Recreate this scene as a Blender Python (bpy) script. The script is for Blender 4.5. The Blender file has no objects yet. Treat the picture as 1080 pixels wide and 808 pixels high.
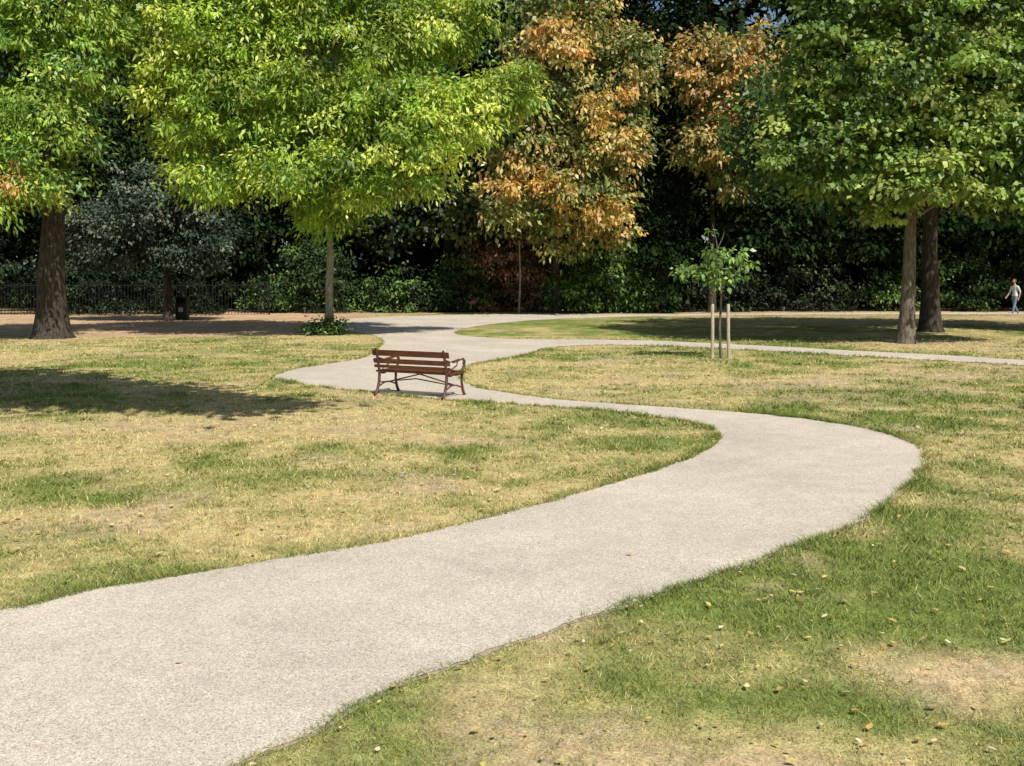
import bpy, bmesh, math, random
import numpy as np
from mathutils import Vector, Matrix, geometry

random.seed(3)
scene = bpy.context.scene
scene.view_settings.view_transform = 'Standard'
scene.view_settings.look = 'None'
scene.view_settings.exposure = 0

# ------------------------------------------------------------------ helpers
def link(ob, parent=None):
    scene.collection.objects.link(ob)
    if parent: ob.parent = parent
    return ob

def empty(name, loc=(0, 0, 0)):
    e = bpy.data.objects.new(name, None)
    e.empty_display_size = 0.3
    e.location = loc
    return link(e)

def mesh_arrays(name, verts, faces, mat, cols=None, parent=None, smooth=False):
    verts = np.asarray(verts, dtype=np.float32); faces = np.asarray(faces, dtype=np.int32)
    m, k = faces.shape
    me = bpy.data.meshes.new(name)
    me.vertices.add(len(verts)); me.vertices.foreach_set('co', verts.ravel())
    me.loops.add(m*k); me.loops.foreach_set('vertex_index', faces.ravel())
    me.polygons.add(m); me.polygons.foreach_set('loop_start', np.arange(0, m*k, k, dtype=np.int32))
    me.update(calc_edges=True)
    if cols is not None:
        c = np.ones((len(verts), 4), dtype=np.float32); c[:, :3] = cols
        a = me.color_attributes.new(name='Col', type='FLOAT_COLOR', domain='POINT')
        a.data.foreach_set('color', c.ravel())
    if smooth:
        me.polygons.foreach_set('use_smooth', np.ones(m, dtype=bool))
    me.materials.append(mat)
    return link(bpy.data.objects.new(name, me), parent)

_tab = np.random.RandomState(11).rand(256, 256)
def vnoise(x, y):
    x = np.asarray(x, float); y = np.asarray(y, float)
    xi = np.floor(x).astype(int); yi = np.floor(y).astype(int)
    fx = x-xi; fy = y-yi
    fx = fx*fx*(3-2*fx); fy = fy*fy*(3-2*fy)
    a = _tab[xi % 256, yi % 256]; b = _tab[(xi+1) % 256, yi % 256]
    c = _tab[xi % 256, (yi+1) % 256]; d = _tab[(xi+1) % 256, (yi+1) % 256]
    return (a*(1-fx)+b*fx)*(1-fy)+(c*(1-fx)+d*fx)*fy
def fbm(x, y, o=4):
    s = 0; a = .5; t = 0
    for i in range(o):
        s = s+a*vnoise(x*2**i+17*i, y*2**i+31*i); t += a; a *= .55
    return s/t

# ------------------------------------------------------------------ materials
def newmat(name):
    m = bpy.data.materials.new(name); m.use_nodes = True
    nt = m.node_tree
    return m, nt, nt.nodes['Principled BSDF'], nt.nodes['Material Output']

def leaf_mat(name, trans=0.35, gloss=0.0, rough=.4):
    m, nt, p, out = newmat(name); nt.nodes.remove(p); N = nt.nodes.new; L = nt.links.new
    a = N('ShaderNodeAttribute'); a.attribute_name = 'Col'
    d = N('ShaderNodeBsdfDiffuse'); L(a.outputs['Color'], d.inputs['Color'])
    cur = d.outputs[0]
    if trans > 0:
        t = N('ShaderNodeBsdfTranslucent')
        mx = N('ShaderNodeMixShader'); mx.inputs[0].default_value = trans
        g = N('ShaderNodeMixRGB'); g.blend_type = 'MULTIPLY'; g.inputs[0].default_value = 1
        g.inputs[2].default_value = (1.2, 1.3, 0.6, 1)
        L(a.outputs['Color'], g.inputs[1]); L(g.outputs[0], t.inputs['Color'])
        L(cur, mx.inputs[1]); L(t.outputs[0], mx.inputs[2]); cur = mx.outputs[0]
    if gloss > 0:
        gl = N('ShaderNodeBsdfGlossy'); gl.inputs['Roughness'].default_value = rough; gl.inputs['Color'].default_value = (.9, .95, 1, 1)
        mx = N('ShaderNodeMixShader'); mx.inputs[0].default_value = gloss
        L(cur, mx.inputs[1]); L(gl.outputs[0], mx.inputs[2]); cur = mx.outputs[0]
    L(cur, out.inputs['Surface'])
    return m

def noise_mat(name, c1, c2, scale=8, rough=.85, bump=.3, stretch=(1, 1, 1), coord='Object', spec=.2, dist=.01):
    m, nt, p, out = newmat(name)
    tc = nt.nodes.new('ShaderNodeTexCoord'); mp = nt.nodes.new('ShaderNodeMapping')
    mp.inputs['Scale'].default_value = stretch
    nz = nt.nodes.new('ShaderNodeTexNoise'); nz.inputs['Scale'].default_value = scale; nz.inputs['Detail'].default_value = 4
    r = nt.nodes.new('ShaderNodeValToRGB')
    r.color_ramp.elements[0].position = .35; r.color_ramp.elements[1].position = .65
    r.color_ramp.elements[0].color = (*c1, 1); r.color_ramp.elements[1].color = (*c2, 1)
    b = nt.nodes.new('ShaderNodeBump'); b.inputs['Strength'].default_value = bump; b.inputs['Distance'].default_value = dist
    L = nt.links.new
    L(tc.outputs[coord], mp.inputs['Vector']); L(mp.outputs[0], nz.inputs['Vector'])
    L(nz.outputs['Fac'], r.inputs[0]); L(r.outputs[0], p.inputs['Base Color'])
    L(nz.outputs['Fac'], b.inputs['Height']); L(b.outputs[0], p.inputs['Normal'])
    p.inputs['Roughness'].default_value = rough; p.inputs['Specular IOR Level'].default_value = spec
    return m

M_leaf = leaf_mat('leaf_material', .28, .03, .45)
M_leaf_dark = leaf_mat('evergreen_leaf_material', 0, .018, .5)
M_leaf_wood = leaf_mat('woodland_leaf_material', 0, 0)
M_blade = leaf_mat('grass_blade_material', 0, 0)
M_dead = leaf_mat('dry_leaf_material', .12, 0)
M_bark = noise_mat('bark_dark', (.03, .024, .018), (.09, .074, .058), 6, bump=.8, stretch=(3, 3, .6), dist=.04)
M_bark_grey = noise_mat('bark_grey', (.16, .14, .115), (.36, .33, .28), 7, bump=.6, stretch=(3, 3, .8), dist=.03)
M_wood = noise_mat('bench_wood', (.085, .028, .016), (.22, .08, .038), 9, rough=.34, bump=.15, stretch=(.6, 8, 8), spec=.5)
M_iron = noise_mat('bench_iron', (.07, .028, .02), (.13, .055, .04), 20, rough=.5, bump=.1, spec=.5)
M_stake = noise_mat('stake_wood', (.36, .29, .21), (.55, .47, .37), 14, bump=.3, stretch=(4, 4, .5))
M_rubber = noise_mat('rubber_tie', (.02, .02, .02), (.04, .04, .04), 20)
M_fence = noise_mat('black_railing_paint', (.008, .009, .008), (.02, .02, .018), 12, rough=.6)
M_bin = noise_mat('bin_paint', (.012, .016, .012), (.03, .035, .03), 12, rough=.45)
M_binlabel = noise_mat('bin_label', (.35, .33, .3), (.5, .48, .45), 12)

# ------------------------------------------------------------------ path outline (metres, world)
outer = [(-9, 3.2), (-7, 4.2), (-5.28, 5.09), (-4.07, 6.05), (-3.30, 6.72), (-2.87, 7.18), (-2.33, 7.54), (-1.73, 7.93), (-1.07, 8.43),
 (-.33, 9.13), (.27, 9.80), (.97, 10.66), (1.68, 11.58), (2.29, 12.6), (2.68, 13.6), (2.77, 14.49), (2.48, 15.13),
 (1.49, 16.25), (.31, 16.95), (-.80, 17.5), (-2.02, 18.3), (-3.37, 19.45), (-4.38, 20.5), (-4.91, 21.6), (-4.82, 23.05),
 (-4.33, 24.4), (-3.75, 26.0), (-3.72, 28.8), (-4.0, 32.3), (-4.8, 35.6), (-6.2, 38.0), (-7.8, 40.5),
 (-8.6, 43.2), (-7.8, 46.5), (-5.4, 49.4), (-2.8, 51.2), (.95, 51.9), (5.1, 52), (10.5, 52.6),
 (17.6, 53.8), (34, 54.2), (34, 52.2), (17, 51.6), (10.5, 50.6), (4.8, 48.9), (1.25, 46.2), (-1.1, 41.7), (-2.0, 37.8), (-1.8, 35.4),
 (-.6, 33.8), (.9, 33.1), (3.0, 32.9), (4.7, 32.3), (7.2, 30.4), (9.3, 28.5), (11.2, 26.9), (12.5, 25.5), (15.5, 22.4), (20, 17),
 (19, 15.7), (14.4, 20.9), (11.8, 24.0), (10.5, 25.2), (8.75, 26.7), (6.7, 28.5), (4.4, 30.1), (2.8, 30.6), (1.65, 30.2), (.84, 28.8),
 (.24, 26.6), (-.68, 24.9), (-1.07, 23.5), (-1.05, 21.3), (-.75, 19.8), (-.17, 18.8), (.96, 17.6), (2.42, 16.75), (3.76, 15.95),
 (4.65, 15.0), (5.06, 13.9), (5.02, 12.8), (4.66, 11.8), (4.12, 10.75), (3.43, 9.68), (2.8, 8.8), (2.13, 8.1), (1.5, 7.51),
 (1.03, 7.06), (.48, 6.59), (0, 6.16), (-.32, 5.83), (-.6, 5.54), (-.81, 5.24), (-.98, 4.92), (-1.2, 4.63), (-1.49, 4.2),
 (-2.1, 3.64), (-3.5, 2.5), (-7, 1)]
P = np.array(outer, float); n = len(P)
dense = []
for i in range(n):
    p0, p1, p2, p3 = P[i-1], P[i], P[(i+1) % n], P[(i+2) % n]
    d = np.linalg.norm(p2-p1); step = .035 if p1[1] < 20 else .15
    k = max(2, int(d/step))
    for j in range(k):
        t = j/k
        c = .5*((2*p1)+(-p0+p2)*t+(2*p0-5*p1+4*p2-p3)*t*t+(-p0+3*p1-3*p2+p3)*t**3)
        dense.append(c)
D = np.array(dense)
tan = np.roll(D, -1, 0)-np.roll(D, 1, 0); tan /= np.linalg.norm(tan, axis=1)[:, None]+1e-9
area = .5*np.sum(D[:, 0]*np.roll(D[:, 1], -1)-np.roll(D[:, 0], -1)*D[:, 1])
nor = np.stack([tan[:, 1], -tan[:, 0]], 1)*(1 if area > 0 else -1)   # outward
jit = (fbm(D[:, 0]*3.2, D[:, 1]*3.2, 3)-.5)*.10+(vnoise(D[:, 0]*18, D[:, 1]*18)-.5)*.022
D = D+nor*jit[:, None]

def inside(x, y):          # y must be sorted
    res = np.zeros(len(x), bool)
    for (ax, ay), (bx, by) in zip(D, np.roll(D, -1, 0)):
        if ay == by: continue
        lo, hi = (ay, by) if ay < by else (by, ay)
        s = np.searchsorted(y, lo, 'right'); e = np.searchsorted(y, hi, 'right')
        if e > s:
            yy = y[s:e]
            res[s:e] ^= (x[s:e] < (bx-ax)*(yy-ay)/(by-ay)+ax)
    return res

def path_material():
    m, nt, p, out = newmat('bound_gravel'); N = nt.nodes.new; L = nt.links.new
    g = N('ShaderNodeNewGeometry')
    v = N('ShaderNodeTexVoronoi'); v.inputs['Scale'].default_value = 150
    L(g.outputs['Position'], v.inputs['Vector'])
    r = N('ShaderNodeValToRGB'); cr = r.color_ramp
    cr.elements[0].color = (.30, .235, .165, 1); cr.elements[0].position = 0
    cr.elements[1].color = (.82, .74, .63, 1); cr.elements[1].position = 1
    e = cr.elements.new(.18); e.color = (.52, .445, .355, 1)
    e = cr.elements.new(.75); e.color = (.66, .58, .48, 1)
    sep = N('ShaderNodeSeparateColor'); L(v.outputs['Color'], sep.inputs[0]); L(sep.outputs[0], r.inputs[0])
    cur = None
    for sc, lo, hi in [(.55, .87, 1.07), (4, .93, 1.05), (38, .87, 1.1)]:
        n1 = N('ShaderNodeTexNoise'); n1.inputs['Scale'].default_value = sc; n1.inputs['Detail'].default_value = 4
        n1.inputs['Roughness'].default_value = .65
        L(g.outputs['Position'], n1.inputs['Vector'])
        r1 = N('ShaderNodeMapRange'); r1.inputs[1].default_value = .33; r1.inputs[2].default_value = .67
        r1.inputs[3].default_value = lo; r1.inputs[4].default_value = hi
        L(n1.outputs['Fac'], r1.inputs[0])
        if cur is None: cur = r1.outputs[0]
        else:
            mm = N('ShaderNodeMath'); mm.operation = 'MULTIPLY'; L(cur, mm.inputs[0]); L(r1.outputs[0], mm.inputs[1]); cur = mm.outputs[0]
    mx = N('ShaderNodeVectorMath'); mx.operation = 'SCALE'; L(r.outputs[0], mx.inputs[0]); L(cur, mx.inputs['Scale'])
    L(mx.outputs[0], p.inputs['Base Color'])
    b = N('ShaderNodeBump'); b.inputs['Strength'].default_value = .25; b.inputs['Distance'].default_value = .003
    L(v.outputs['Distance'], b.inputs['Height']); b.invert = True; L(b.outputs[0], p.inputs['Normal'])
    p.inputs['Roughness'].default_value = .9; p.inputs['Specular IOR Level'].default_value = .15
    return m
tris = geometry.tessellate_polygon([[Vector((a, b, 0)) for a, b in D]])
V = np.column_stack([D, np.full(len(D), .008)])
T = np.array(tris, np.int32)
v0, v1, v2 = V[T[:, 0]], V[T[:, 1]], V[T[:, 2]]
cz = (v1[:, 0]-v0[:, 0])*(v2[:, 1]-v0[:, 1])-(v1[:, 1]-v0[:, 1])*(v2[:, 0]-v0[:, 0])
T[cz < 0] = T[cz < 0][:, ::-1]
path = mesh_arrays('footpath', V, T, path_material())
M_soil = noise_mat('edge_soil', (.26, .21, .13), (.48, .41, .31), 18, coord='Object', bump=.3)
wv = .005+.06*fbm(D[:, 0]*3+9, D[:, 1]*3, 3)
a_ = D-nor*.05; b_ = D+nor*wv[:, None]; m_ = len(D)
VV = np.vstack([np.column_stack([a_, np.full(m_, .004)]), np.column_stack([b_, np.full(m_, .004)])])
idx = np.arange(m_); nx = (idx+1) % m_
FF = np.stack([idx, idx+m_, nx+m_, nx], 1)
mesh_arrays('path_edge_soil', VV, FF, M_soil, parent=path)

# ------------------------------------------------------------------ lawn colour fields
def blob(x, y, cx, cy, sx, sy, a): return a*np.exp(-(((x-cx)/sx)**2+((y-cy)/sy)**2))
def dryness(x, y):
    d = .53+1.9*(fbm(x*.33+3, y*.33+8)-.5)+2.1*(fbm(x*1.7, y*1.7+40, 4)-.5)
    for q in [(-4.6, 14.6, 5, 1.6, .5), (2.5, 5.7, .7, .5, .5), (.2, 5.2, .6, .4, .1), (1.7, 6.8, 1.1, .8, -.22),
              (3.6, 9.0, .8, 1.5, -.12), (-3.0, 9.3, 2.0, .9, -.05), (6, 13, 1.2, 2.0, 0), (-9, 27, 6, 3, .25), (.3, 7.2, .9, .5, -.15),
              (5, 21, 5, 2, .15), (5, 38, 8, 5, -.4), (3.3, 27, 3, 1.5, -.1), (1.2, 5.6, .9, .7, -.3), (-2.6, 11.5, 2, 1, .15), (-3, 29, 3, 4, .1)]:
        d = d+blob(x, y, *q)
    return np.clip(d, 0, 1)
def soil(x, y):
    s = np.clip((y-52)/3, 0, 1)
    s = np.maximum(s, np.clip((-(x)-6.0)/2, 0, 1)*np.clip((y-33.5+2*(vnoise(x*.5, y*.5)-.5))/2.5, 0, 1))
    s = np.maximum(s, blob(x, y, 12.5, 31.5, 2.5, 1.2, .8))
    s = np.maximum(s, blob(x, y, 20, 47, 10, 4, .7)*(.4+vnoise(x, y)))
    s = np.maximum(s, np.clip((fbm(x*.9+70, y*.9, 4)-.58)*5, 0, .6)*(y < 33))
    s = np.maximum(s, blob(x, y, 2.6, 5.75, .5, .28, .7))
    s = np.maximum(s, blob(x, y, -4.6, 14.8, 4.5, .9, .5)*(.3+vnoise(x*1.3, y*1.3)))
    return np.clip(s, 0, 1)
G1 = np.array([.165, .215, .05]); G2 = np.array([.50, .405, .19]); S1 = np.array([.47, .35, .225])
def lawncol(x, y):
    d = dryness(x, y)[:, None]; s = soil(x, y)[:, None]
    c = G1*(1-d)+G2*d
    far = np.clip((y-33)/3, 0, 1)[:, None]
    s1 = S1*(1-far)+np.array([.56, .39, .235])*far*(.7+.5*fbm(x*.8, y*.8, 4))[:, None]
    return c*(1-s)+s1*s

xs = np.concatenate([[-600, -250, -100, -60], np.arange(-36, 36.01, .25), [60, 100, 250, 600]])
ys = np.concatenate([[-200, -60, -20, -4], np.arange(1, 20, .16), np.arange(20, 62, .4), [75, 100, 200, 600, 1200]])
X, Y = np.meshgrid(xs, ys, indexing='ij'); nxg, nyg = X.shape
gv = np.column_stack([X.ravel(), Y.ravel(), np.zeros(X.size)])
ii, jj = np.meshgrid(np.arange(nxg-1), np.arange(nyg-1), indexing='ij')
b0 = (ii*nyg+jj).ravel(); gf = np.stack([b0, b0+nyg, b0+nyg+1, b0+1], 1)
def ground_material():
    m, nt, p, out = newmat('lawn_ground'); N = nt.nodes.new; L = nt.links.new
    a = N('ShaderNodeAttribute'); a.attribute_name = 'Col'
    g = N('ShaderNodeNewGeometry')
    cur = a.outputs['Color']
    for sc, lo, hi in [(60, .5, 1.45), (9, .72, 1.28), (2.2, .82, 1.17)]:
        nz = N('ShaderNodeTexNoise'); nz.inputs['Scale'].default_value = sc; nz.inputs['Detail'].default_value = 3
        nz.inputs['Roughness'].default_value = .65
        L(g.outputs['Position'], nz.inputs['Vector'])
        r = N('ShaderNodeMapRange'); r.inputs[1].default_value = .32; r.inputs[2].default_value = .68
        r.inputs[3].default_value = lo; r.inputs[4].default_value = hi; L(nz.outputs['Fac'], r.inputs[0])
        s = N('ShaderNodeVectorMath'); s.operation = 'SCALE'; L(cur, s.inputs[0]); L(r.outputs[0], s.inputs['Scale'])
        cur = s.outputs[0]
    nz = N('ShaderNodeTexNoise'); nz.inputs['Scale'].default_value = 5; nz.inputs['Detail'].default_value = 6; nz.inputs['Roughness'].default_value = .75
    L(g.outputs['Position'], nz.inputs['Vector'])
    r = N('ShaderNodeMapRange'); r.inputs[1].default_value = .5; r.inputs[2].default_value = .68; r.inputs[4].default_value = .6
    L(nz.outputs['Fac'], r.inputs[0])
    mx = N('ShaderNodeMixRGB'); mx.blend_type = 'MULTIPLY'; mx.inputs[2].default_value = (1.45, 1.2, 1.1, 1)
    L(r.outputs[0], mx.inputs[0]); L(cur, mx.inputs[1])
    L(mx.outputs[0], p.inputs['Base Color'])
    p.inputs['Roughness'].default_value = .95; p.inputs['Specular IOR Level'].default_value = .1
    return m
mesh_arrays('ground', gv, gf, ground_material(), lawncol(gv[:, 0], gv[:, 1]))

# ------------------------------------------------------------------ grass blades
rng = np.random.RandomState(5)
def blades(x, y, scale, tall=1.0, green=0.0):
    m = len(x)
    d = dryness(x, y); s = soil(x, y)
    dd = np.clip(d-green+rng.normal(0, .34, m), 0, 1)[:, None]
    c = G1*1.15*(1-dd)+G2*1.3*dd
    c = c*rng.uniform(.5, 1.55, m)[:, None]
    c[:, 0] *= rng.uniform(.85, 1.15, m)
    h = (.014+.028*rng.rand(m)**2)*tall*(1.2-.6*d)*np.clip(scale, .8, 1.6)
    w = .0026*scale*rng.uniform(.7, 1.4, m)
    th = rng.uniform(0, 2*np.pi, m); ln = rng.normal(0, .8, (m, 2))*h[:, None]
    dx = np.cos(th)*w; dy = np.sin(th)*w
    v = np.empty((m, 3, 3), np.float32)
    v[:, 0] = np.column_stack([x-dx, y-dy, np.zeros(m)]); v[:, 1] = np.column_stack([x+dx, y+dy, np.zeros(m)])
    v[:, 2] = np.column_stack([x+ln[:, 0], y+ln[:, 1], h])
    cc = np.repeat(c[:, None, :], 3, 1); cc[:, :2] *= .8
    keep = rng.rand(m) > s*.85
    return v[keep].reshape(-1, 3), np.clip(cc[keep].reshape(-1, 3), 0, .8)
N0 = 420000
y = 3.8*np.exp(rng.rand(N0)*math.log(34/3.8)); x = (rng.rand(N0)*2-1)*(.56*y+1.2)
o = np.argsort(y); x, y = x[o], y[o]
k = ~inside(x, y); x, y = x[k], y[k]
k = rng.rand(len(x)) < .2+1.2*fbm(x*5, y*5, 3)*(1.25-.6*dryness(x, y)); x, y = x[k], y[k]
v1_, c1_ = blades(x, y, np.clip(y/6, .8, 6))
tn = 3000; ty = 4*np.exp(rng.rand(tn)*math.log(28/4)); tx = (rng.rand(tn)*2-1)*(.56*ty+1)
x = np.repeat(tx, 22)+rng.normal(0, .04, tn*22); y = np.repeat(ty, 22)+rng.normal(0, .04, tn*22)
o = np.argsort(y); x, y = x[o], y[o]; k = ~inside(x, y); x, y = x[k], y[k]
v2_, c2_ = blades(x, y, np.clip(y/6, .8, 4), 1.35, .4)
sel = np.where((D[:, 1] < 34) & (D[:, 1] > 3.6) & (np.abs(D[:, 0]) < 14))[0]
rep = 36; si = np.repeat(sel, rep)
off = rng.exponential(.05, len(si))-.05*vnoise(D[si, 0]*5, D[si, 1]*5)
pp = D[si]+nor[si]*off[:, None]+tan[si]*rng.uniform(-.05, .05, len(si))[:, None]
k = rng.rand(len(si)) < np.clip(fbm(pp[:, 0]*2.6, pp[:, 1]*2.6, 3)*3.2-.9, .18, 1)
pp = pp[k]
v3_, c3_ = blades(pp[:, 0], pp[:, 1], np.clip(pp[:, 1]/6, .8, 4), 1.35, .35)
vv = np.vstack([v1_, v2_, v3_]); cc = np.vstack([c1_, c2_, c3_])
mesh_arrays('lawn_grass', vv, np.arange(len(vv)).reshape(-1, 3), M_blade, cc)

# ------------------------------------------------------------------ fallen leaves, daisies
def flat_leaves(name, x, y, size, pal, mat, seed):
    r = np.random.RandomState(seed); m = len(x)
    th = r.uniform(0, 2*np.pi, m); tilt = r.normal(0, .2, m)
    prof = np.array([(0, 0, 0), (.30, .26, .06), (.70, .22, .08), (1, 0, .05), (.70, -.22, .08), (.30, -.26, .06)])
    prof[:, 0] -= .5
    V = np.empty((m, 6, 3)); s = size*r.uniform(.6, 1.25, m)
    for i, (a, b, c) in enumerate(prof):
        b = b*r.uniform(.6, 1.3, m)
        V[:, i, 0] = x+s*(a*np.cos(th)-b*np.sin(th)); V[:, i, 1] = y+s*(a*np.sin(th)+b*np.cos(th))
        V[:, i, 2] = .024+s*(c*r.uniform(.2, 1.6, m)+a*tilt*.6+.06)
    V[:, :, 2] = np.maximum(V[:, :, 2], .012)
    pal = np.array(pal); col = pal[r.randint(0, len(pal), m)]*r.uniform(.7, 1.2, m)[:, None]
    C = np.repeat(col[:, None], 6, 1).reshape(-1, 3)
    b = np.arange(m)[:, None]*6
    F = np.vstack([b+np.array([0, 1, 2, 3]), b+np.array([3, 4, 5, 0])])
    return mesh_arrays(name, V.reshape(-1, 3), F, mat, np.clip(C, 0, .8))
r = np.random.RandomState(8)
ly = 4.3*np.exp(r.rand(1100)*math.log(32/4.3)); lx = (r.rand(1100)*2-1)*(.55*ly+.5)
o = np.argsort(ly); lx, ly = lx[o], ly[o]; k = ~inside(lx, ly); lx, ly = lx[k], ly[k]
flat_leaves('fallen_leaves', lx, ly, np.clip(.034+ly*.0024, .042, .09)*r.uniform(.6, 1.4, len(lx)), [(.70, .54, .18), (.70, .55, .28), (.62, .40, .14), (.72, .62, .38), (.58, .50, .14)], M_dead, 13)
ex = np.array([(-.29, 5.72), (-.62, 5.45), (3.28, 7.6), (3.1, 6.9), (1.3, 6.4), (.9, 8.0), (-2.4, 9.6), (-4.9, 9.9), (2.1, 5.2), (1.9, 6.9), (-1.85, 5.8)])
lx = np.concatenate([ex[:, 0], r.uniform(-24, -6, 900), r.uniform(6, 26, 1500), r.uniform(-10, 26, 500)])
ly = np.concatenate([ex[:, 1], r.uniform(30, 46, 900), r.uniform(32, 51, 1500), r.uniform(49, 56, 500)])
flat_leaves('fallen_leaves', lx, ly, np.clip(.06+ly*.0018, .06, .14), [(.52, .32, .13), (.58, .42, .2), (.48, .24, .09), (.60, .48, .27)], M_dead, 3)
wx = np.concatenate([r.normal(2.7, .9, 80), r.normal(-.5, .35, 8), r.uniform(-8, 8, 25)]); wy = np.concatenate([r.normal(25.6, .6, 80), r.normal(11, .5, 8), r.uniform(9, 26, 25)])
o = np.argsort(wy); wx, wy = wx[o], wy[o]; k = ~inside(wx, wy)
flat_leaves('daisy_flowers', wx[k], wy[k], .065, [(.75, .75, .78), (.65, .67, .75)], M_dead, 4)

# ------------------------------------------------------------------ trees
def tube(VL, FL, pts, rad, seg=8):
    pts = [Vector(p) for p in pts]; base = sum(len(v) for v in VL); ring = []
    for i, p in enumerate(pts):
        t = (pts[min(i+1, len(pts)-1)]-pts[max(i-1, 0)]).normalized()
        u = t.cross(Vector((0, 1, .013))).normalized(); w = t.cross(u)
        ring += [tuple(p+(u*math.cos(2*math.pi*k/seg)+w*math.sin(2*math.pi*k/seg))*rad[i]) for k in range(seg)]
    VL.append(np.array(ring))
    f = [(base+i*seg+k, base+i*seg+(k+1) % seg, base+(i+1)*seg+(k+1) % seg, base+(i+1)*seg+k) for i in range(len(pts)-1) for k in range(seg)]
    FL.append(np.array(f))

def clump_centres(lobes, nc, rs, shell):
    lob = np.array(lobes, float)
    w = (lob[:, 3]*lob[:, 4]*lob[:, 5])**(2/3); w /= w.sum()
    li = rs.choice(len(lob), nc, p=w)
    d = rs.normal(size=(nc, 3)); d /= np.linalg.norm(d, axis=1)[:, None]
    rr = shell+(1.05-shell)*rs.rand(nc)**.6
    rr *= 1+.25*(rs.rand(nc)-.5)
    c = lob[li, :3]+d*rr[:, None]*lob[li, 3:6]
    return c, d

def foliage(name, lobes, nc, per, L, W, cr, pal, seed, parent=None, mat=None, droop=.3, flat=.55, shell=.45, zmin=.05, vary=.3):
    rs = np.random.RandomState(seed)
    c, d = clump_centres(lobes, nc, rs, shell)
    wts = np.array([p[0] for p in pal], float); wts /= wts.sum(); pc = np.array([p[1] for p in pal])
    q = .5*fbm(c[:, 0]*.55+seed, c[:, 2]*.55+c[:, 1]*.3, 2)+.5*rs.rand(nc)
    q = np.argsort(np.argsort(q))/nc
    pi = np.searchsorted(np.cumsum(wts)-1e-9, q); pi = np.clip(pi, 0, len(pc)-1)
    cc = pc[pi]*rs.uniform(1-vary, 1+vary, nc)[:, None]
    cs = rs.uniform(.45, 1.4, nc)
    m = nc*per
    C = np.repeat(c, per, 0); Dr = np.repeat(d, per, 0)
    of = rs.normal(size=(m, 3))*np.array([1, 1, flat])*(cr*.6*np.repeat(cs, per))[:, None]
    rad2 = (of[:, 0]**2+of[:, 1]**2)/(cr*cr)
    of[:, 2] -= droop*.5*cr*rad2
    p = C+of
    on = of/(np.linalg.norm(of, axis=1)[:, None]+1e-6)
    a = on*.7+Dr*.25+rs.normal(size=(m, 3))*.7; a[:, 2] -= droop
    a /= np.linalg.norm(a, axis=1)[:, None]
    up = rs.normal(size=(m, 3))*.55+Dr*.35+np.array([0, -.3, .8])
    s = np.cross(a, up); s /= np.linalg.norm(s, axis=1)[:, None]+1e-6
    sz = rs.uniform(.55, 1.3, m)
    Lm = (L*sz)[:, None]; Wm = (W*sz*rs.uniform(.8, 1.2, m))[:, None]
    v = np.empty((m, 4, 3))
    v[:, 0] = p; v[:, 1] = p+a*Lm*.45+s*Wm*.5; v[:, 2] = p+a*Lm; v[:, 3] = p+a*Lm*.45-s*Wm*.5
    v[:, 2, 2] -= (L*sz)*.18
    v[:, :, 2] = np.maximum(v[:, :, 2], zmin)
    col = np.repeat(cc, per, 0)*rs.uniform(.7, 1.3, m)[:, None]
    col[:, 0] *= rs.uniform(.85, 1.2, m)
    ob = mesh_arrays(name, v.reshape(-1, 3), np.arange(m*4).reshape(-1, 4), mat or M_leaf, np.repeat(np.clip(col, 0, .8), 4, 0), parent)
    return c

def tree(name, base, height, rad, lobes, nc, per, L, W, cr, pal, seed, bark=None, lean=(0, 0), twigs=60, **kw):
    root = empty(name, (0, 0, 0))
    cen = foliage('crown_leaves', lobes, nc, per, L, W, cr, pal, seed, parent=root, **kw)
    rs = random.Random(seed); VL = []; FL = []
    bx, by = base; pts = []; rd = []
    for i in range(9):
        t = i/8
        pts.append((bx+lean[0]*t+rs.uniform(-1, 1)*rad*.35*t, by+lean[1]*t+rs.uniform(-1, 1)*rad*.35*t, -.05+height*t))
        rd.append(rad*(1.0-.72*t)*(1.5 if i == 0 else 1.0))
    pts.insert(1, (bx, by, .18)); rd.insert(1, rad*1.15)
    tube(VL, FL, pts, rd, 12)
    limbs = []
    for lb in lobes:
        t = rs.uniform(.5, .88); k = int(t*8)+1
        s = Vector(pts[k]); e = Vector(lb[:3])
        if e.z < s.z: s = Vector(pts[5])
        mid = s.lerp(e, .5)+Vector((rs.uniform(-.3, .3), rs.uniform(-.3, .3), .5))
        tube(VL, FL, [s, s.lerp(mid, .5)+Vector((0, 0, .1)), mid, e], [rd[k]*.5, rd[k]*.4, rd[k]*.3, rd[k]*.12], 7)
        limbs.append((mid, e))
    for i in range(twigs):
        q = Vector(cen[rs.randrange(len(cen))])
        best = min(limbs, key=lambda l: min((l[0]-q).length, (l[1]-q).length))
        s = best[0].lerp(best[1], rs.uniform(.2, 1))
        mid = s.lerp(q, .5)+Vector((rs.uniform(-.25, .25), rs.uniform(-.25, .25), .2))
        tube(VL, FL, [s, mid, q], [rad*.13, rad*.08, rad*.03], 5)
    mesh_arrays('trunk_and_branches', np.vstack(VL), np.vstack(FL), bark or M_bark, parent=root, smooth=True)
    return root

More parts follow.
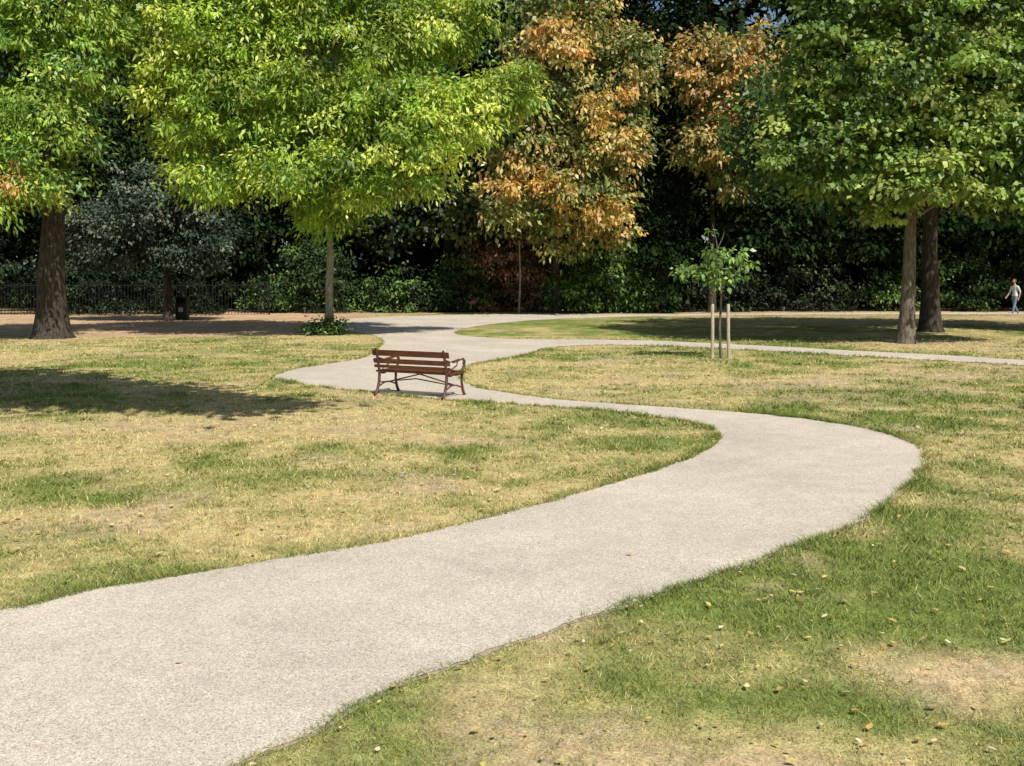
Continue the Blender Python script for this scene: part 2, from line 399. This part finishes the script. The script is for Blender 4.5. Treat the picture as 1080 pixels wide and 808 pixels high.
ash_pal = [(3, (.15, .26, .035)), (4, (.32, .46, .06)), (4, (.50, .60, .11))]
tree('ash_tree', (-6.35, 36.2), 7.0, .16,
     [(-9.3, 34, 7.6, 2.8, 2.2, 2.4), (-5.9, 34.5, 9.4, 3.4, 2.6, 2.6), (-3.9, 33.5, 6.6, 2.5, 2.1, 1.8), (-1.5, 33.5, 7.3, 1.7, 1.4, 1.1),
      (-6.5, 33.5, 5.5, 2.4, 2.0, 1.1), (-10.8, 34, 10.2, 2.4, 2.2, 1.8), (0, 33.5, 8.2, 1.1, 1.0, .6), (-7.4, 34.5, 11.8, 3.6, 2.4, 1.5), (-2.6, 34.5, 10.6, 1.9, 1.5, 1.4), (-9.6, 33.5, 5.2, 1.3, 1.2, .6), (-4.6, 33, 4.9, .9, .8, .6), (-6.2, 34.5, 4.2, 1.0, .9, .7)],
     1250, 94, .20, .08, .50, ash_pal, 21, bark=M_bark_grey, droop=.35, lean=(.15, -.5), twigs=90, vary=.45)
tree('ash_tree', (-14.9, 33.8), 8.0, .52,
     [(-15.3, 32, 8.9, 3.0, 2.5, 3.1), (-14.2, 31.5, 5.8, 1.7, 1.6, 1.6), (-18, 32, 6.3, 3.3, 2.4, 2.8), (-14.0, 32, 11.0, 2.6, 2.3, 2.4), (-15.5, 30.5, 4.6, 1.6, 1.2, .9)],
     700, 86, .20, .08, .50, [(3, (.13, .24, .045)), (4, (.27, .41, .065)), (3, (.42, .53, .10))], 22, droop=.35, twigs=70, vary=.45)
foliage('autumn_spray', [(-13.6, 28.6, 4.7, .35, .3, .5)], 8, 12, .15, .09, .2, [(1, (.6, .36, .12))], 5, parent=bpy.data.objects['ash_tree.001'])
maple_pal = [(3, (.11, .19, .045)), (4, (.21, .31, .065)), (3, (.37, .46, .11))]
M_bark_maple = noise_mat('bark_maple', (.08, .065, .048), (.22, .185, .14), 6, bump=.8, stretch=(3, 3, .6), dist=.04)
tree('maple_tree', (11.86, 31.4), 7.5, .25,
     [(11.8, 31, 8.8, 3.3, 2.8, 3.1), (9.3, 30.5, 6.0, 1.8, 1.8, 1.5), (14.1, 30.5, 6.2, 2.6, 2.1, 1.5), (11.4, 30, 5.0, 1.7, 1.6, .9), (9.7, 31, 9, 1.8, 1.9, 2.4),
      (15.4, 31, 9, 2.8, 2.5, 2.8), (11.6, 31.5, 12.0, 3.3, 2.5, 1.8), (14.8, 30.3, 4.6, 1.9, 1.6, .5), (11.0, 30.0, 3.9, .7, .8, .4)],
     1250, 72, .17, .14, .50, maple_pal, 31, droop=.25, lean=(.4, .1), twigs=110, flat=.36, bark=M_bark_maple, vary=.4)
tree('maple_tree', (15.0, 37.4), 8.5, .36,
     [(15.5, 38, 9, 4, 3, 4), (20, 38, 7.5, 4, 3, 3.5), (11.5, 39, 7.5, 3.2, 2.2, 3), (18, 36.5, 12, 4, 2.6, 2), (22, 36, 5, 3, 2.5, 1.5)],
     700, 55, .26, .2, .75, [(5, (.06, .12, .03)), (2, (.10, .18, .035))], 32, droop=.3, twigs=50, flat=.4)

tree('holly_tree', (-15, 45.5), 5, .2, [(-15.2, 44.5, 4.8, 2.4, 2, 2.1), (-13.2, 44.8, 3.6, 1.5, 1.5, 1.3), (-17.4, 45, 3.8, 1.8, 1.6, 1.6)],
     360, 60, .17, .10, .42, [(3, (.055, .08, .05)), (2, (.13, .165, .11)), (2, (.03, .045, .028))], 41, mat=M_leaf_dark, twigs=20)
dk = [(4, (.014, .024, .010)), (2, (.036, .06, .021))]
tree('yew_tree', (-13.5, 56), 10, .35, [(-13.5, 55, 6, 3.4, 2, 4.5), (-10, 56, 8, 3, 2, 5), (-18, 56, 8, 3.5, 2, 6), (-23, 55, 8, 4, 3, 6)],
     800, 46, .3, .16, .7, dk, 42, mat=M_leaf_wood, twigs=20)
tree('oak_tree', (-3.5, 58), 11, .4, [(-4.5, 56.5, 12, 4.5, 3, 5), (-8, 57, 15, 4, 3, 4), (-1.2, 56.5, 15.5, 3, 2.5, 3), (-3.5, 55.5, 6.5, 3.2, 2.2, 2.6), (-7.5, 55.5, 5.5, 2.5, 2, 2.2)],
     720, 50, .28, .2, .75, [(5, (.026, .045, .015)), (3, (.07, .105, .03)), (1, (.16, .18, .05))], 43, twigs=40)
ches_pal = [(4, (.13, .17, .045)), (5, (.26, .30, .085)), (3, (.46, .42, .16)), (3, (.62, .42, .15))]
tree('horse_chestnut_tree', (2.3, 53.6), 10, .22,
     [(2.2, 50.5, 12.2, 3.0, 2.0, 3.0), (4.6, 50, 8.4, 2.3, 1.8, 2.6), (.6, 50.2, 8.6, 2.1, 1.7, 2.4), (3.4, 49.6, 5.9, 2.3, 1.6, 1.6), (5.6, 50.5, 12.0, 1.7, 1.6, 2.4), (2.8, 51, 16, 2.8, 2.0, 2), (0, 50, 5.6, 1.6, 1.2, 1.5), (2.4, 50.6, 4.0, 1.5, .9, 1.0), (5.0, 50.8, 4.2, 1.2, .8, .8)],
     860, 34, .26, .15, .5, ches_pal, 51, droop=.5, twigs=90, shell=.3, vary=.4)
rt = bpy.data.objects['horse_chestnut_tree']
foliage('scorched_leaves', [(1.4, 48.6, 5.9, 2.0, .8, .8), (4.7, 48.4, 9.4, 1.5, .7, 1.4), (2.2, 48.3, 13.1, 1.3, .7, 1.2), (4.4, 48.5, 5.0, 1.2, .7, .6)], 76, 34, .26, .16, .4,
        [(4, (.72, .46, .13)), (2, (.66, .52, .20)), (1, (.64, .34, .10))], 52, parent=rt, droop=.6)
tree('horse_chestnut_tree', (10.4, 54.3), 11, .22,
     [(9.6, 51, 12.3, 2.1, 1.8, 1.9), (11.5, 51, 10.4, 2.0, 1.8, 2.0), (9.6, 51, 8.6, 1.6, 1.5, 1.3), (12.3, 52, 13, 1.6, 1.5, 1.6), (11.2, 52, 6.8, 1.3, 1, 1.2)],
     290, 38, .27, .16, .52, [(4, (.14, .18, .045)), (3, (.44, .36, .13)), (4, (.64, .42, .15))], 53, droop=.5, twigs=60)
tree('ivy_clad_tree', (7.7, 54), 14, .5, [(7.8, 53.6, 4, 1.5, 1.4, 4.2), (7.9, 53.6, 10, 1.3, 1.3, 4), (8.0, 53.6, 16, 1.6, 1.5, 4)],
     400, 52, .2, .16, .5, [(5, (.016, .03, .010)), (1, (.05, .08, .025))], 54, mat=M_leaf_wood, twigs=10)
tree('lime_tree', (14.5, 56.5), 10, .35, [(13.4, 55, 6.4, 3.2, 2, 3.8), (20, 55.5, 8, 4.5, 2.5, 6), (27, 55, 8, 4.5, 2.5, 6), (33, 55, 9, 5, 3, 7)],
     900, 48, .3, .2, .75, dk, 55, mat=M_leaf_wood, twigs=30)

def shrub(name, lobes, nc, pal, seed, L=.2, W=.1, mat=None, per=50, **kw):
    root = empty(name); cen = foliage('shrub_leaves', lobes, nc, per, L, W, .42, pal, seed, parent=root, mat=mat or M_leaf_dark, shell=.35, vary=.5, **kw)
    rs = random.Random(seed); VL = []; FL = []
    for i in range(26):
        q = Vector(cen[rs.randrange(len(cen))]); lb = min(lobes, key=lambda l: (Vector(l[:3])-q).length)
        s = Vector((lb[0]+rs.uniform(-.4, .4), lb[1]+.3, 0))
        tube(VL, FL, [s, s.lerp(q, .5)+Vector((rs.uniform(-.2, .2), 0, .2)), q], [.035, .025, .01], 5)
    mesh_arrays('stems', np.vstack(VL), np.vstack(FL), M_bark, parent=root)
shrub('laurel_shrub', [(-12.4, 54, .9, 1.6, 1.2, 1.1), (-9.6, 53.6, 1.7, 1.5, 1.2, 1.9), (-7.6, 54.6, .9, 1.2, 1, 1.0), (-5.9, 54, 1.3, 1.4, 1, 1.4), (-10.8, 54.6, 2.9, 1.2, .9, .9)], 250, [(5, (.03, .055, .017)), (3, (.10, .18, .04))], 61)
shrub('laurel_shrub', [(2.9, 53.9, 1.2, 1.2, .9, 1.2), (5.2, 53.8, 1.6, 1.7, 1.1, 1.7), (4.2, 53.8, 2.9, 1.2, .9, .8), (6.6, 54, .9, .9, .8, .8)], 240, [(3, (.05, .10, .025)), (3, (.15, .26, .055))], 62, L=.24, W=.12)
shrub('laurel_shrub', [(-2.6, 54.6, 1.6, 1.5, 1, 1.9), (-4, 54.8, 1.0, 1, 1, 1.1)], 140, [(4, (.03, .055, .016)), (2, (.09, .15, .035))], 63)
shrub('dry_beech_shrub', [(-.3, 55, 3.3, 2.3, 1, 2.3), (1.2, 55, 1.5, 1.3, .8, 1.6), (-1.5, 54.8, 1.2, 1.2, .8, 1)], 210, [(3, (.18, .10, .06)), (3, (.36, .22, .13)), (3, (.04, .05, .02))], 64, mat=M_dead, droop=.6)
shrub('holly_shrub', [(8.6, 54.8, 1.4, 1.6, 1, 1.6), (12.0, 55.5, 1.3, 2, 1, 1.6), (16, 55.8, 1.2, 2.6, 1, 1.6)], 280, [(5, (.018, .03, .011)), (1, (.05, .085, .025))], 65)
shrub('laurel_shrub', [(20.4, 56, .9, 1.6, 1, 1.1), (24.6, 56, 1.6, 2.2, 1.2, 1.9), (29, 56, 1.8, 2.8, 1.2, 2.1)], 280, [(4, (.035, .065, .018)), (2, (.11, .19, .045))], 66)
shrub('elder_shrub', [(-22, 52.8, 1.5, 3, 1.2, 1.8), (-28, 52, 2, 3.5, 1.5, 2.4), (-17, 53, 1.2, 2.6, 1, 1.5), (-15, 50.8, .4, 2, .3, .5), (-20, 50.8, .4, 2, .3, .5)], 380, [(4, (.012, .022, .008)), (1, (.03, .055, .018))], 67)
shrub('laurel_shrub', [(-6.25, 35.6, .28, .5, .4, .28), (-6.7, 35.5, .2, .3, .3, .2)], 48, [(3, (.07, .13, .03)), (1, (.15, .24, .055))], 68, L=.13, W=.07, per=26)

def wood(name, seed, y0, step, nclump, leaf):
    rs = random.Random(seed); lob = []
    for i in range(int(94/step)):
        xx = -47+i*step; top = 19.5+rs.uniform(-1.5, 2.5)
        if 13.2 < xx < 16.2: top = 15.9
        zc = 1.2
        while zc < top:
            rz = min(2.8, top-zc+.8); lob.append((xx+rs.uniform(-.7, .7), y0+rs.uniform(-1, 1.5), zc, step*1.1, 1.8, rz)); zc += 2.7
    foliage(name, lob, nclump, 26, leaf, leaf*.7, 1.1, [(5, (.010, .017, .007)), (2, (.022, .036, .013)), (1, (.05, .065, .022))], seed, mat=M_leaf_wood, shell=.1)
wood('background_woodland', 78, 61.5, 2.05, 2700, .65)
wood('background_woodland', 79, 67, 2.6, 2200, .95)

# the tree standing to the left of the path whose shade falls on the lawn
tree('lime_tree', (-9.5, 8.6), 8.0, .3,
     [(-7.9, 13.3, 9, 3.6, 2.8, 1.8), (-4.0, 12.0, 9, 2.2, 1.4, 1.0), (-1.8, 10.9, 9, 1.4, .8, .6), (-.4, 10.4, 9, .8, .35, .3)],
     620, 44, .24, .2, .6, maple_pal, 91, twigs=30)

VL = []; FL = []
for (bx, by, h, rr) in [(.35, 53.2, 3.7, .06)]:
    tube(VL, FL, [(bx, by, 0), (bx+.08, by, h*.5), (bx+.02, by, h)], [rr, rr*.85, rr*.6], 8)
mesh_arrays('bare_tree_stem', np.vstack(VL), np.vstack(FL), M_bark_grey, smooth=True)

# ------------------------------------------------------------------ sapling with stakes
sap = empty('staked_sapling', (0, 0, 0))
VL = []; FL = []
tr = [(5.2, 26, 0), (5.18, 26, .8), (5.22, 26, 1.6), (5.14, 26, 2.3), (5.1, 26, 2.9), (5.0, 26, 3.35)]
tube(VL, FL, tr, [.035, .03, .026, .02, .014, .006], 8)
br = [((5.2, 26, 1.7), (5.55, 25.9, 2.1), (5.75, 25.9, 2.45)), ((5.16, 26, 2.0), (4.8, 26.1, 2.15), (4.35, 26.1, 2.1)), ((5.14, 26, 2.3), (5.4, 26.1, 2.6), (5.6, 26, 2.85)),
      ((5.1, 26, 2.6), (4.9, 25.9, 2.9), (4.85, 25.9, 3.25)), ((5.2, 26, 1.8), (4.95, 25.8, 2.0), (4.7, 25.7, 2.35)), ((5.1, 26, 2.7), (5.25, 26, 3.0), (5.3, 26, 3.2))]
for b in br: tube(VL, FL, b, [.016, .011, .005], 6)
mesh_arrays('trunk_and_branches', np.vstack(VL), np.vstack(FL), M_bark_maple, parent=sap, smooth=True)
foliage('leaves', [(5.7, 25.9, 2.35, .32, .3, .28), (4.5, 26, 2.15, .42, .3, .16), (5.45, 26, 2.75, .35, .3, .22), (4.95, 25.9, 2.5, .3, .3, .3), (5.2, 26, 2.05, .45, .3, .22), (4.9, 25.9, 3.1, .12, .1, .15)],
        52, 13, .15, .09, .16, [(2, (.14, .24, .06)), (2, (.24, .36, .10))], 71, parent=sap, droop=.4)

def box(bm, cx, cy, cz, sx, sy, sz, bev=.006, rot=None):
    r_ = bmesh.ops.create_cube(bm, size=1); vs = r_['verts']
    bmesh.ops.scale(bm, vec=(sx, sy, sz), verts=vs)
    if rot is not None: bmesh.ops.rotate(bm, cent=(0, 0, 0), matrix=rot, verts=vs)
    bmesh.ops.translate(bm, vec=(cx, cy, cz), verts=vs)
    if bev:
        es = list({e for v in vs for e in v.link_edges})
        bmesh.ops.bevel(bm, geom=es, offset=bev, segments=2, affect='EDGES')
def bm_obj(name, bm, mat, parent=None):
    me = bpy.data.meshes.new(name); bm.to_mesh(me); bm.free(); me.materials.append(mat)
    return link(bpy.data.objects.new(name, me), parent)

VL = []; FL = []
for sx, lean in [(4.98, .01), (5.40, -.02)]:
    tube(VL, FL, [(sx, 25.95, -.05), (sx+lean, 25.95, .65), (sx+lean, 25.95, 1.33), (sx+lean, 25.95, 1.36)], [.044, .043, .042, .025], 10)
    for k in range(2): FL.append(np.array([[sum(len(v) for v in VL)-10+j for j in (0, 1+3*k, 2+3*k, 3+3*k)]]))
mesh_arrays('stakes', np.vstack(VL), np.vstack(FL), M_stake, parent=sap)
bm = bmesh.new(); box(bm, 5.19, 25.95, 1.18, .40, .03, .05, .004); bm_obj('rubber_tie', bm, M_rubber, sap)

# ------------------------------------------------------------------ bench
bench = empty('park_bench', (-1.72, 18.10, .008)); bench.rotation_euler = (0, 0, math.radians(-27)); bench.scale = (1.04, 1.04, 1.0)
bm = bmesh.new()
for i, yy in enumerate([.03, .135, .24, .345, .45]):
    box(bm, 0, yy, .425-(.01 if i in (1, 2, 3) else 0)-(.012 if i == 0 else 0), 1.48, .085, .03, .007)
bm_obj('seat', bm, M_wood, bench)
bm = bmesh.new(); rt_ = Matrix.Rotation(math.radians(14), 3, 'X')
for zz, hh in [(.745, .105), (.60, .085), (.505, .05)]:
    box(bm, 0, -.012-(zz-.42)*.25, zz, 1.5, .03, hh, .008, rt_)
bm_obj('backrest', bm, M_wood, bench)
for nm, sx in [('end_frame_1', -.66), ('end_frame_2', .66)]:
    VL = []; FL = []
    T_ = lambda pts, r0: tube(VL, FL, [(sx, a, b) for a, b in pts], r0 if isinstance(r0, list) else [r0]*len(pts), 8)
    T_([(-.16, .012), (-.12, .02), (-.07, .10), (-.02, .24), (-.01, .40), (-.035, .50), (-.075, .66), (-.115, .80), (-.13, .82)], [.02, .026, .024, .024, .026, .023, .022, .02, .016])
    T_([(.60, .012), (.565, .02), (.52, .10), (.485, .24), (.49, .36), (.52, .44), (.575, .53), (.575, .60), (.52, .635), (.40, .63), (.2, .61), (.05, .62), (-.07, .65)], [.02, .026, .024, .022, .024, .022, .022, .024, .026, .025, .023, .022, .022])
    T_([(-.01, .395), (.12, .375), (.3, .38), (.49, .395)], .022)
    T_([(.575, .60), (.59, .56), (.56, .53), (.53, .55), (.54, .58)], .016)
    T_([(.05, .40), (.10, .47), (.2, .50), (.32, .54), (.34, .60)], .012)
    T_([(-.05, .14), (.12, .20), (.3, .20), (.50, .14)], .014)
    mesh_arrays(nm, np.vstack(VL), np.vstack(FL), M_iron, parent=bench, smooth=True)
VL = []; FL = []
tube(VL, FL, [(-.66, .22, .20), (0, .24, .37), (.1, .24, .385)], [.012]*3, 6)
tube(VL, FL, [(.66, .26, .20), (0, .25, .36), (-.1, .25, .38)], [.012]*3, 6)
tube(VL, FL, [(-.66, -.03, .22), (.0, .1, .30), (.66, .2, .20)], [.011]*3, 6)
mesh_arrays('cross_brace', np.vstack(VL), np.vstack(FL), M_iron, parent=bench, smooth=True)

# ------------------------------------------------------------------ railings + bin
bm = bmesh.new()
x0, x1, fy = -26.0, -12.0, 51.5
for i in range(int((x1-x0)/.16)+1):
    box(bm, x0+i*.16, fy, .80, .022, .022, 1.6, 0)
for zz in (.2, 1.45): box(bm, (x0+x1)/2, fy, zz, x1-x0, .03, .045, 0)
for i in range(6): box(bm, x0+i*2.8, fy+.05, .85, .07, .05, 1.75, .005)
bm_obj('metal_railing_fence', bm, M_fence)
lb = empty('litter_bin', (-14.6, 46.2, 0))
bm = bmesh.new(); box(bm, 0, 0, .40, .5, .46, .72, .03); box(bm, 0, 0, .02, .42, .38, .05, .005)
for dx in (-.22, .22): box(bm, dx, 0, .86, .04, .40, .21, .005)
box(bm, 0, .18, .86, .39, .03, .21, .004)
box(bm, 0, 0, 1.0, .54, .50, .07, .025); bm_obj('bin_body', bm, M_bin, lb)
bm = bmesh.new(); box(bm, 0, -.238, .46, .2, .012, .2, .003); bm_obj('label', bm, M_binlabel, lb)

# ------------------------------------------------------------------ pedestrian at far right, walking
def person(loc, rotz):
    root = empty('pedestrian', loc); root.rotation_euler = (0, 0, rotz)
    m, nt, p, out = newmat('clothes_and_skin'); N = nt.nodes.new; L = nt.links.new
    tc = N('ShaderNodeTexCoord'); sp = N('ShaderNodeSeparateXYZ'); L(tc.outputs['Object'], sp.inputs[0])
    r_ = N('ShaderNodeValToRGB'); r_.color_ramp.interpolation = 'CONSTANT'
    el = r_.color_ramp.elements; el[0].color = (.5, .5, .5, 1); el[0].position = 0
    el[1].position = .045; el[1].color = (.16, .22, .33, 1)
    e = el.new(.5); e.color = (.66, .71, .78, 1); e = el.new(.755); e.color = (.45, .27, .19, 1)
    dv = N('ShaderNodeMath'); dv.operation = 'DIVIDE'; dv.inputs[1].default_value = 1.9; L(sp.outputs[2], dv.inputs[0]); L(dv.outputs[0], r_.inputs[0])
    ab = N('ShaderNodeMath'); ab.operation = 'ABSOLUTE'; L(sp.outputs[0], ab.inputs[0])
    g1 = N('ShaderNodeMath'); g1.operation = 'GREATER_THAN'; g1.inputs[1].default_value = .205; L(ab.outputs[0], g1.inputs[0])
    g2 = N('ShaderNodeMath'); g2.operation = 'LESS_THAN'; g2.inputs[1].default_value = 1.14; L(sp.outputs[2], g2.inputs[0])
    mu = N('ShaderNodeMath'); mu.operation = 'MULTIPLY'; L(g1.outputs[0], mu.inputs[0]); L(g2.outputs[0], mu.inputs[1])
    mx = N('ShaderNodeMixRGB'); mx.inputs[2].default_value = (.45, .27, .19, 1); L(mu.outputs[0], mx.inputs[0]); L(r_.outputs[0], mx.inputs[1])
    L(mx.outputs[0], p.inputs['Base Color']); p.inputs['Roughness'].default_value = .8
    vs = [((0, 0, .95), .14), ((0, .01, 1.12), .125), ((0, 0, 1.30), .15), ((0, 0, 1.42), .10), ((0, -.01, 1.50), .052), ((0, -.02, 1.58), .05),
          ((.10, 0, .90), .09), ((.105, -.14, .50), .062), ((.10, -.26, .10), .042), ((.10, -.40, .05), .035),
          ((-.10, 0, .90), .09), ((-.105, .08, .49), .062), ((-.10, .32, .13), .042), ((-.10, .22, .05), .035),
          ((.19, 0, 1.40), .058), ((.235, .10, 1.14), .042), ((.24, .02, .90), .028), ((.235, -.01, .83), .03),
          ((-.19, 0, 1.40), .058), ((-.235, -.07, 1.13), .042), ((-.24, -.22, .95), .028), ((-.235, -.27, .90), .03)]
    ed = [(0, 1), (1, 2), (2, 3), (3, 4), (4, 5), (0, 6), (6, 7), (7, 8), (8, 9), (0, 10), (10, 11), (11, 12), (12, 13), (3, 14), (14, 15), (15, 16), (16, 17), (3, 18), (18, 19), (19, 20), (20, 21)]
    for (hi, dirv) in [(17, (0, -.2, -1)), (21, (0, -.7, -.7))]:
        h = Vector(vs[hi][0]); dv_ = Vector(dirv).normalized()
        side = Vector((0, -dv_.z, dv_.y)).normalized(); cx = -1 if h.x > 0 else 1
        for k, (o_, ln) in enumerate([(-.03, .075), (-.01, .09), (.01, .085), (.028, .065)]):
            sd = side*o_; a = len(vs)
            vs.append((tuple(h+sd+dv_*.03), .010)); vs.append((tuple(h+sd+dv_*(.03+ln*.55)+Vector((.008*cx, 0, 0))), .009))
            vs.append((tuple(h+sd+dv_*(.03+ln)+Vector((.024*cx, 0, 0))), .007)); ed += [(hi, a), (a, a+1), (a+1, a+2)]
        a = len(vs)
        vs.append((tuple(h-side*.045+dv_*.01), .011)); vs.append((tuple(h-side*.06+dv_*.045), .009)); ed += [(hi, a), (a, a+1)]
    me = bpy.data.meshes.new('body'); me.from_pydata([v[0] for v in vs], ed, []); me.materials.append(m)
    ob = link(bpy.data.objects.new('body', me), root)
    md = ob.modifiers.new('Skin', 'SKIN')
    for i, v in enumerate(vs):
        s = me.skin_vertices[0].data[i]; s.radius = (v[1], v[1]*(.72 if i in (1, 2, 3) else 1)); s.use_root = (i == 0)
    md.use_smooth_shade = True
    sb = ob.modifiers.new('Sub', 'SUBSURF'); sb.levels = 2; sb.render_levels = 2
    skin = noise_mat('face_skin', (.42, .25, .17), (.48, .29, .21), 9, rough=.6, bump=.02)
    hair = noise_mat('hair', (.05, .03, .02), (.10, .065, .04), 30, rough=.6, bump=.4, stretch=(4, 4, 1))
    eye = noise_mat('eye', (.03, .03, .03), (.05, .05, .05), 9, rough=.3)
    def ball(name, c, s, mt):
        b = bmesh.new(); bmesh.ops.create_uvsphere(b, u_segments=20, v_segments=14, radius=1)
        for v in b.verts:
            if name == 'head' and v.co.z < 0: v.co.x *= 1-.28*abs(v.co.z); v.co.y *= 1-.12*abs(v.co.z)
            v.co = Vector((v.co.x*s[0], v.co.y*s[1], v.co.z*s[2]))+Vector(c)
        if name == 'hair': bmesh.ops.delete(b, geom=[v for v in b.verts if v.co.y < -.075 and v.co.z < 1.72], context='VERTS')
        for f in b.faces: f.smooth = True
        bm_obj(name, b, mt, root)
    ball('head', (0, -.035, 1.665), (.075, .095, .115), skin)
    ball('hair', (0, -.018, 1.69), (.084, .10, .105), hair)
    ball('nose', (0, -.132, 1.655), (.012, .018, .022), skin)
    ball('mouth', (0, -.118, 1.612), (.022, .008, .006), noise_mat('lips', (.3, .1, .09), (.34, .13, .1), 9))
    for s in (-1, 1):
        ball('eye_%d' % (1 if s < 0 else 2), (.03*s, -.118, 1.675), (.011, .009, .008), eye)
        ball('ear_%d' % (1 if s < 0 else 2), (.078*s, -.02, 1.66), (.012, .02, .03), skin)
person((24.25, 50.3, .004), math.radians(-70))

# ------------------------------------------------------------------ light
elev = math.radians(50); az = Vector((-.5, .87, 0)).normalized()
sun = bpy.data.lights.new('sun', 'SUN'); sun.energy = 5; sun.angle = math.radians(.53); sun.color = (1, .955, .87)
so = link(bpy.data.objects.new('sun', sun)); so.location = (10, -20, 30)
dirv = Vector((az.x*math.cos(elev), az.y*math.cos(elev), -math.sin(elev)))
so.rotation_euler = dirv.to_track_quat('-Z', 'Y').to_euler()
w = bpy.data.worlds.new('World'); scene.world = w; w.use_nodes = True
nt = w.node_tree; sk = nt.nodes.new('ShaderNodeTexSky'); sk.sky_type = 'NISHITA'; sk.sun_disc = False
sk.sun_elevation = elev; sk.sun_rotation = math.atan2(-az.x, -az.y)
nt.links.new(sk.outputs[0], nt.nodes['Background'].inputs['Color']); nt.nodes['Background'].inputs['Strength'].default_value = .085

# ------------------------------------------------------------------ camera
cd = bpy.data.cameras.new('camera'); cam = link(bpy.data.objects.new('camera', cd))
cam.location = (0, 0, 2.2); cam.rotation_euler = (math.radians(90), 0, 0)
cd.sensor_width = 36; cd.lens = 36.67; cd.shift_y = -.1102; cd.clip_end = 3000
scene.camera = cam
